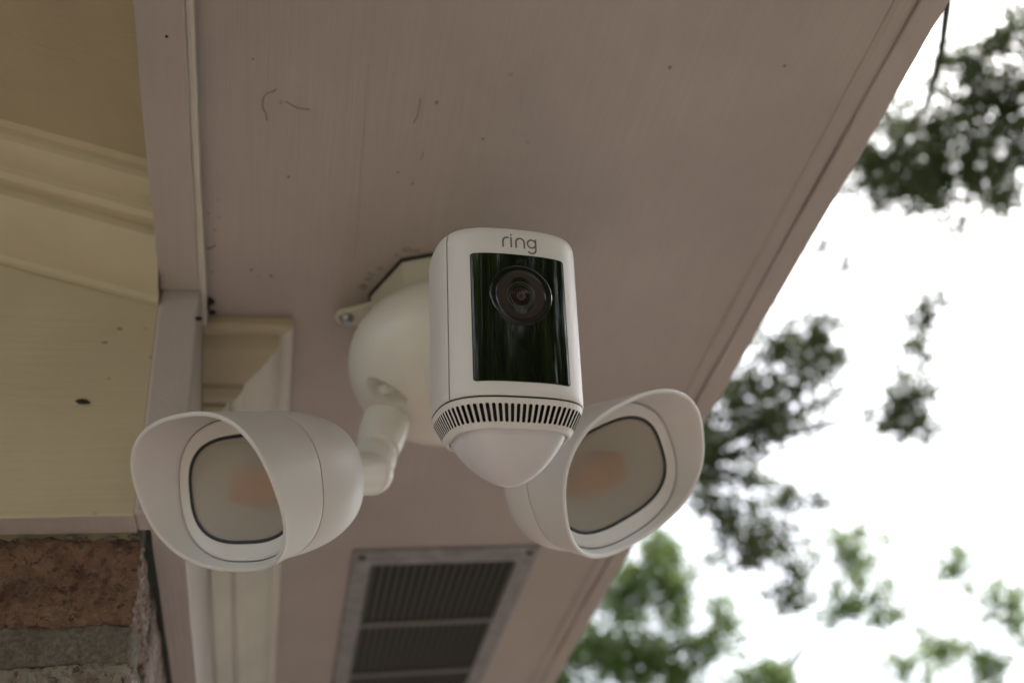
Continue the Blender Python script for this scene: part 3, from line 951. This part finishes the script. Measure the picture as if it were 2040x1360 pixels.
# --- floodlight heads
LS = 1.08
A_, N_, NG = 42.0, 2.48, 2.766
def lframe(az, el, ro):
    u = np.array([math.sin(az) * math.cos(el), -math.cos(az) * math.cos(el), math.sin(el)])
    v = np.array([0, 0, 1.0]) - u * u[2]; v /= np.linalg.norm(v); w = np.cross(u, v)
    v2 = v * math.cos(ro) + w * math.sin(ro)
    return u, v2, np.cross(u, v2)
NT_ = 144
th = np.linspace(0, 2 * math.pi, NT_, endpoint=False) + 0.0007
def un(n):
    c, s = np.cos(th), np.sin(th)
    return np.sign(c) * np.abs(c) ** (2 / n), np.sign(s) * np.abs(s) ** (2 / n)
CU, SU = un(N_); CG, SG = un(NG)
ASP, AG = 1.4192, 1.643
def light_head(pos, az, el, ro, label):
    pos = np.array(pos) * 100 * LS
    u, v, w = lframe(az, el, ro)
    def Lp(uu, ww, vv): return pos + LS * (uu * u + ww * w + vv * v)
    def loop(uu, cw, cv):
        uu = np.broadcast_to(uu, cw.shape)
        return [Lp(uu[i], cw[i], cv[i]) for i in range(NT_)]
    head = empty('floodlight', W(pos) - np.array(sec.location), None, None)
    head.parent = sec
    head['label'] = label
    sr = 1.0715
    Wr, Vr = A_ * ASP * sr * CU, A_ * sr * SU
    ur = 27.73 + 0.2911 * Vr + 6.297 * (Wr / 63) ** 2 + 1.235 * (Vr / 42) ** 2
    loops = [loop(0.35, A_ * ASP * CU * 0.97, A_ * SU * 0.97), loop(0.35, A_ * ASP * CU * 0.996, A_ * SU * 0.996)]
    for tq in (0.03, 0.15, 0.3, 0.45, 0.6, 0.75, 0.88, 0.96):
        s = 1 + (sr - 1) * tq
        loops.append(loop(0.35 + (ur - 0.35) * tq, A_ * ASP * s * CU, A_ * s * SU))
    def inset(mm, du):
        return loop(ur + du, Wr - mm * CU, Vr - mm * SU)
    loops += [inset(0.0, -0.7), inset(0.25, -0.2), inset(0.7, 0.0), inset(2.0, 0.0), inset(2.5, -0.3), inset(2.7, -0.9)]
    ub = 12.68; sb = 0.9599
    Wb, Vb = A_ * ASP * sb * CU, A_ * sb * SU
    Wi, Vi = Wr - 2.7 * CU, Vr - 2.7 * SU
    for tq in (0.15, 0.35, 0.55, 0.75, 0.9, 1.0):
        loops.append(loop((ur - 0.9) * (1 - tq) + ub * tq, Wi * (1 - tq) + Wb * tq, Vi * (1 - tq) + Vb * tq))
    loops.append(loop(ub - 2.0, Wb * 1.0, Vb * 1.0))
    vv, ff = loops_mesh(loops, True)
    vis = fix_normals(mesh('visor', W(vv), ff, M_WHITE, head, True, 45))
    # bezel sloping in to the pane
    Wg, Vg = A_ * AG * 0.6894 * CG, A_ * 0.6894 * SG
    ug = 9.62
    loops = [loop(ub - 1.2, Wb * 0.985, Vb * 0.985), loop(ub - 0.9, Wb * 0.975, Vb * 0.975)]
    for tq in (0.25, 0.5, 0.75, 0.93, 1.0):
        loops.append(loop((ub - 0.9) * (1 - tq) + (ug + 0.9) * tq, Wb * 0.975 * (1 - tq) + Wg * 1.055 * tq, Vb * 0.975 * (1 - tq) + Vg * 1.075 * tq))
    loops += [loop(ug + 0.3, Wg * 1.04, Vg * 1.055), loop(ug - 3, Wg * 1.04, Vg * 1.055)]
    vv, ff = loops_mesh(loops, True)
    fix_normals(mesh('bezel', W(vv), ff, M_WHITE, head, True, 45))
    loops = [loop(ug - 2, Wg * 1.045, Vg * 1.06), loop(ug + 0.1, Wg * 1.045, Vg * 1.06), loop(ug + 0.3, Wg * 1.015, Vg * 1.02), loop(ug - 0.4, Wg * 0.99, Vg * 0.985)]
    vv, ff = loops_mesh(loops, True)
    fix_normals(mesh('gasket', W(vv), ff, M_GASKET, head, True, 45))
    loops = [loop(ug - 0.15, Wg * s, Vg * s) for s in (0.02, 0.3, 0.6, 0.85, 0.985)] + [loop(ug - 0.5, Wg * 0.998, Vg * 0.998), loop(ug - 1.9, Wg * 0.998, Vg * 0.998)] + [loop(ug - 2.2, Wg * s, Vg * s) for s in (0.985, 0.85, 0.6, 0.3, 0.02)]
    vv, ff = loops_mesh(loops, True, True, True)
    fix_normals(mesh('frosted_pane', W(vv), ff, M_PANE, head, True, 45))
    # reflector cup and lamp chip behind the pane
    loops = [loop(ug - 2.6, Wg * 0.995, Vg * 0.995), loop(ug - 9, Wg * 0.86, Vg * 0.86), loop(ug - 16, Wg * 0.55, Vg * 0.55), loop(ug - 18, Wg * 0.3, Vg * 0.3), loop(ug - 18, Wg * 0.02, Vg * 0.02)]
    vv, ff = loops_mesh(loops, True, False, True)
    fix_normals(mesh('reflector', W(vv), ff, M_REFL, head, True, 45))
    loops = [loop(ug - 17.8, Wg * 0.46, Vg * 0.36), loop(ug - 8.5, Wg * 0.45, Vg * 0.35), loop(ug - 8.0, Wg * 0.40, Vg * 0.30), loop(ug - 8, Wg * 0.02, Vg * 0.02)]
    vv, ff = loops_mesh(loops, True, False, True)
    fix_normals(mesh('lamp_chip', W(vv), ff, M_LED, head, True, 45))
    # rear housing
    Ld, pp = 57.44, 2.36
    loops = [loop(-0.35, A_ * ASP * CU * 0.97, A_ * SU * 0.97), loop(-0.35, A_ * ASP * CU * 0.996, A_ * SU * 0.996)]
    for k in range(1, 31):
        q = math.sin(k / 30 * math.pi / 2)
        s = max(0.004, (1 - q ** pp) ** (1 / pp))
        uu = -0.35 - (Ld - 0.35) * q
        loops.append(loop(uu, A_ * ASP * s * CU, A_ * s * SU))
    vv, ff = loops_mesh(loops, True, False, True)
    fix_normals(mesh('rear_housing', W(vv), ff, M_WHITE, head, True, 45))
    return pos - u * (Ld - 6) * LS, u
backL, uL = light_head((-0.0505, 4.9825, 3.1437), -1.0605, -0.432, -0.4401, 'floodlight head turned outward beside the brick wall')
backR, uR = light_head((2.0643, 5.0486, 3.2528), 0.4606, -0.4935, 0.6074, 'floodlight head tilted toward the open side of the eave')
# arms with a collar and a ball joint
def arm(A0, Bj, back):
    A0 = np.array(A0); Bj = np.array(Bj)
    L = np.linalg.norm(Bj - A0)
    v, f = lathe(A0, Bj, [(0, 17.5), (0.2, 17.6), (0.36, 17.0), (0.50, 16.0), (0.54, 15.4), (0.57, 13.6), (0.62, 13.4), (0.66, 14.8), (0.71, 15.4), (0.88, 15.0), (1.0, 14.4)], 48)
    ar = mesh('light_arm', W(v), f, M_WHITE2, sec, True, 32)
    # ball
    bm = bmesh.new(); bmesh.ops.create_uvsphere(bm, u_segments=40, v_segments=24, radius=0.0158)
    for q in bm.verts: q.co += Vector(tuple(W(Bj) - root_loc(ar)))
    me = bpy.data.meshes.new('ball_joint')
    for q in bm.faces: q.smooth = True
    bm.to_mesh(me); bm.free(); me.materials.append(M_WHITE2)
    o = bpy.data.objects.new('ball_joint', me); COL.objects.link(o); o.parent = ar
    v, f = lathe(Bj, back, [(0, 15.5), (0.5, 15), (0.8, 16), (1, 17)], 40)
    mesh('knuckle', W(v), f, M_WHITE2, ar, True, 32)
arm((87, 599, 433), (73, 592, 384), backL)
arm((196, 601, 452), (206, 604, 392), backR)

# ------------------------------------------------------------------ trees
def leaves_mesh(name, centers, mat, parent, size, rng):
    """centers: (N,3) leaf positions; one small folded diamond each"""
    N = len(centers)
    d = rng.normal(size=(N, 3)); d[:, 2] *= 0.7; d /= np.linalg.norm(d, axis=1)[:, None]
    q = rng.normal(size=(N, 3)); q -= d * (q * d).sum(1)[:, None]; q /= np.linalg.norm(q, axis=1)[:, None]
    nn = np.cross(d, q)
    sc = size * rng.uniform(0.65, 1.3, size=(N, 1))
    L = d * sc; Wd = q * sc * 0.42; H = nn * sc * 0.10
    V = np.empty((N, 4, 3))
    V[:, 0] = centers - L * 0.5; V[:, 1] = centers + Wd * 0.5 + H; V[:, 2] = centers + L * 0.5; V[:, 3] = centers - Wd * 0.5 + H
    V = V.reshape(-1, 3) - root_loc(parent)
    me = bpy.data.meshes.new(name)
    me.vertices.add(4 * N); me.vertices.foreach_set('co', V.ravel())
    tri = np.empty((N, 6), int); b0 = np.arange(N) * 4
    tri[:, 0] = b0; tri[:, 1] = b0 + 1; tri[:, 2] = b0 + 2; tri[:, 3] = b0; tri[:, 4] = b0 + 2; tri[:, 5] = b0 + 3
    me.loops.add(6 * N); me.loops.foreach_set('vertex_index', tri.ravel())
    me.polygons.add(2 * N)
    me.polygons.foreach_set('loop_start', np.arange(2 * N) * 3)
    me.polygons.foreach_set('loop_total', np.full(2 * N, 3))
    me.materials.append(mat)
    me.update(calc_edges=True)
    o = bpy.data.objects.new(name, me); COL.objects.link(o); o.parent = parent
    return o
def tree(name, label, cat, base, fork_z, clusters, mat, seed, leaf=0.065, dens=1.0, trunk_r=0.2, group=None, twig_sigma=0.062):
    rng = np.random.default_rng(seed)
    base = np.array(base, float)
    root = empty(name, base, label, cat, group)
    lean = rng.normal(size=2) * 0.25
    fork = base + np.array([lean[0], lean[1], fork_z])
    path = [base + (fork - base) * t + np.array([0.08 * math.sin(3 * t + seed), 0.08 * math.cos(2.3 * t + seed), 0]) * (t > 0) for t in np.linspace(0, 1, 9)]
    path[0] = base - np.array([0, 0, 0.15])
    rr = [trunk_r * (1.45 - 0.5 * min(1, t * 6) - 0.3 * t) for t in np.linspace(0, 1, 9)]
    v, f = tube(path, rr, 14)
    mesh('trunk', v, f, M_BARK, root, True)
    pts = []
    LV, LF = [], []
    # limbs: cluster centres hang on a few limbs grouped by direction
    cl = sorted(clusters, key=lambda c: math.atan2(c[0][1] - fork[1], c[0][0] - fork[0]))
    nl = max(2, min(6, len(cl) // 4 + 1))
    groups = [g for g in np.array_split(np.arange(len(cl)), nl) if len(g)]
    for g in groups:
        cen = np.mean([cl[i][0] for i in g], axis=0)
        mid = fork + (cen - fork) * 0.6 + np.array([0, 0, 0.35])
        bend = (fork + mid) / 2 + rng.normal(size=3) * 0.15 + np.array([0, 0, 0.3])
        P = [(1 - t) ** 2 * fork + 2 * t * (1 - t) * bend + t * t * mid for t in np.linspace(0, 1, 8)]
        P[0] = fork - np.array([0, 0, 0.25])
        v, f = tube(P, [trunk_r * (0.68 - 0.50 * t) for t in np.linspace(0, 1, 8)], 9)
        lv = list(v); lf = list(f)
        for i in g:
            c, r, n_ = cl[i]
            e = np.array(c, float)
            b2 = (mid + e) / 2 + rng.normal(size=3) * 0.15
            st = P[int(rng.integers(4, 8))]
            Q = [(1 - t) ** 2 * st + 2 * t * (1 - t) * b2 + t * t * e for t in np.linspace(0, 1, 8)]
            v2, f2_ = tube(Q, [trunk_r * (0.13 - 0.11 * t) for t in np.linspace(0, 1, 8)], 6)
            lf += [tuple(q + len(lv) for q in ff) for ff in f2_]; lv += list(v2)
            # twigs and leaves
            nt = max(3, int(n_ * dens / 26))
            tw = rng.normal(size=(nt, 3)); tw /= np.linalg.norm(tw, axis=1)[:, None]
            tw = e + tw * (r * (0.15 + 1.15 * rng.random(size=(nt, 1)) ** 0.8))
            for tpos in tw[::2]:
                dq = (tpos - e)
                v3, f3 = tube([e - dq * 0.1, e + dq * 0.55 + rng.normal(size=3) * 0.03, tpos], [0.009, 0.006, 0.003], 4)
                lf += [tuple(q + len(lv) for q in ff) for ff in f3]; lv += list(v3)
            for tpos in tw:
                k = int(rng.integers(16, 36))
                pts.append(tpos + rng.normal(size=(k, 3)) * twig_sigma * np.array([1, 1, 0.75]))
        mesh('limb', lv, lf, M_BARK, root, True)
    P = np.concatenate(pts)
    leaves_mesh('crown', P, mat, root, leaf, rng)
    return root
def view_clusters(lst, dist, k=1.0, spread=0.25, rng=None):
    out = []
    for (x, y, r) in lst:
        dd = dist * (1 + spread * 0.3 * (rng.random() - 0.5))
        rm = r / FPX * dd
        out.append((at_dist(x, y, dd), rm, 9800 * k * rm * rm))
    return out
def hidden_clusters(center, radii, count, r, n_, rng):
    """more of the same crown outside the picture"""
    out = []
    for _ in range(count * 40):
        if len(out) >= count: break
        p = rng.normal(size=3); p /= np.linalg.norm(p); p = np.array(center) + p * np.array(radii) * rng.uniform(0.3, 1) ** 0.5
        q = to_px(p)
        if q is not None and 1890 - 0.581 * q[1] - 130 < q[0] < 2160 and -140 < q[1] < 1500: continue
        if p[2] < 2.2 : continue
        out.append((p, r * rng.uniform(0.7, 1.2), n_))
    return out
rg = np.random.default_rng(11)
top = view_clusters([(2000, 90, 70), (1960, 210, 60), (1800, 330, 70), (1880, 360, 80), (1985, 350, 70), (1770, 260, 50), (1850, 250, 60), (1930, 290, 50), (1740, 380, 40), (1900, 120, 40), (2030, 180, 60), (1990, 400, 40), (1730, 320, 45), (1810, 390, 40), (1760, 400, 30), (1700, 380, 25), (1940, 150, 45), (2030, 270, 50)], 9.0, 1.0, rng=rg)
tree('oak_tree', 'tall oak with dark leafy boughs high above the roof edge', 'tree', (10.2, 2.6, 0), 8.4, top + hidden_clusters((9.8, 3.6, 9.0), (3.2, 3.2, 2.6), 26, 0.7, 2000, rg), M_LEAF, 3, 0.075, 1.0, 0.26, 'trees beyond the eave')
oak1 = bpy.data.objects['oak_tree']
pth = [at_dist(x, y, 9.0) for x, y in ((1930, -330), (1900, -120), (1886, 20), (1876, 100), (1850, 200), (1800, 280), (1745, 330))]
v, f = tube(pth, [0.07, 0.06, 0.052, 0.045, 0.034, 0.024, 0.010], 9)
mesh('limb', v, f, M_BARK, oak1, True)
for q8, r8 in (([(1760, 395), (1800, 470), (1840, 560), (1850, 640), (1825, 720), (1800, 800)], 0.012), ([(1720, 370), (1704, 430), (1690, 535), (1680, 600)], 0.008)):
    v, f = tube([at_dist(x, y, 8.6) for x, y in q8], [r8 * (1 - 0.12 * i) for i in range(len(q8))], 6)
    mesh('limb', v, f, M_BARK, oak1, True)
mid = view_clusters([(1560, 690, 60), (1630, 660, 60), (1480, 790, 80), (1590, 780, 70), (1440, 880, 70), (1530, 850, 60), (1500, 950, 50), (1430, 990, 40), (1520, 1070, 70), (1590, 1140, 55), (1450, 1060, 55),
                     (1850, 640, 50), (1800, 790, 60), (1825, 850, 45), (1830, 700, 35), (1780, 830, 40), (1690, 535, 14), (1640, 490, 12), (1640, 1000, 25), (1570, 1010, 40), (1660, 730, 40), (1380, 950, 50), (1560, 1190, 40)], 7.6, 1.05, rng=rg)
tree('oak_tree', 'dark green oak with ragged hanging boughs beside the floodlight', 'tree', (2.4, 7.4, 0), 5.4, mid + hidden_clusters((2.6, 7.6, 8.2), (2.4, 2.6, 2.0), 30, 0.65, 2400, rg), M_LEAF, 8, 0.066, 1.0, 0.2, 'trees beyond the eave', 0.058)
low = view_clusters([(1250, 1180, 80), (1180, 1290, 90), (1340, 1170, 80), (1390, 1280, 60), (1700, 1110, 60), (1740, 1190, 50), (1270, 1320, 90), (1110, 1350, 70), (1680, 1210, 40), (1450, 1240, 40), (1350, 1350, 60), (1300, 1090, 50), (1540, 1335, 50), (1490, 1340, 40)], 13.5, 0.62, rng=rg)
tree('elm_tree', 'pale green tree with loose foliage low behind the eave corner', 'tree', (4.9, 13.4, 0), 4.2, low + hidden_clusters((4.9, 13.0, 5.4), (3.2, 2.6, 2.0), 16, 0.9, 900, rg), M_LEAF2, 14, 0.095, 1.0, 0.22, 'trees beyond the eave', 0.085)
far = view_clusters([(1900, 1140, 40), (2005, 1210, 55), (1870, 1300, 45), (1960, 1330, 50), (1800, 1330, 40), (2040, 540, 25)][:5], 17.0, 0.6, rng=rg)
tree('elm_tree', 'pale sparse treetop farthest from the eave', 'tree', (13.2, 14.6, 0), 4.0, far + hidden_clusters((13.4, 14.6, 5.0), (3.0, 3.0, 1.8), 14, 0.9, 900, rg), M_LEAF2, 21, 0.095, 1.0, 0.2, 'trees beyond the eave', 0.09)
# trees and shrubs on the far side of the lawn, mirrored in the dark glass
for i, (x, y, h, lab) in enumerate([(1.2, -9.0, 4.2, 'dense dark shrub across the lawn, mirrored in the camera glass'), (4.6, -8.6, 5.0, 'broad shrub across the lawn beside the path end'), (8.2, -9.6, 6.2, 'tall rounded shrub across the lawn near the oak'), (-2.2, -10.0, 4.4, 'shrub across the lawn facing the porch'), (9.4, -6.0, 6.8, 'shrub at the lawn edge between the tall shrub and the oak'), (11.6, -2.6, 7.2, 'shrub at the lawn edge below the tall oak'), (13.0, 1.4, 7.0, 'shrub at the lawn edge beyond the tall oak trunk')]):
    r2 = np.random.default_rng(40 + i)
    cl = []
    for k in range(int(9 * h)):
        a1 = r2.uniform(0, 2 * math.pi); q = r2.uniform(0, 1) ** 0.5
        cl.append((np.array([x + 1.9 * q * math.cos(a1), y + 1.5 * q * math.sin(a1), 0.5 + (h - 0.5) * r2.uniform(0, 1)]), 0.6, 420))
    tree('shrub', lab, 'shrub', (x, y, 0), 0.7, cl, M_LEAF3, 50 + i, 0.17, 1.0, 0.09, 'shrubs across the lawn', 0.2)
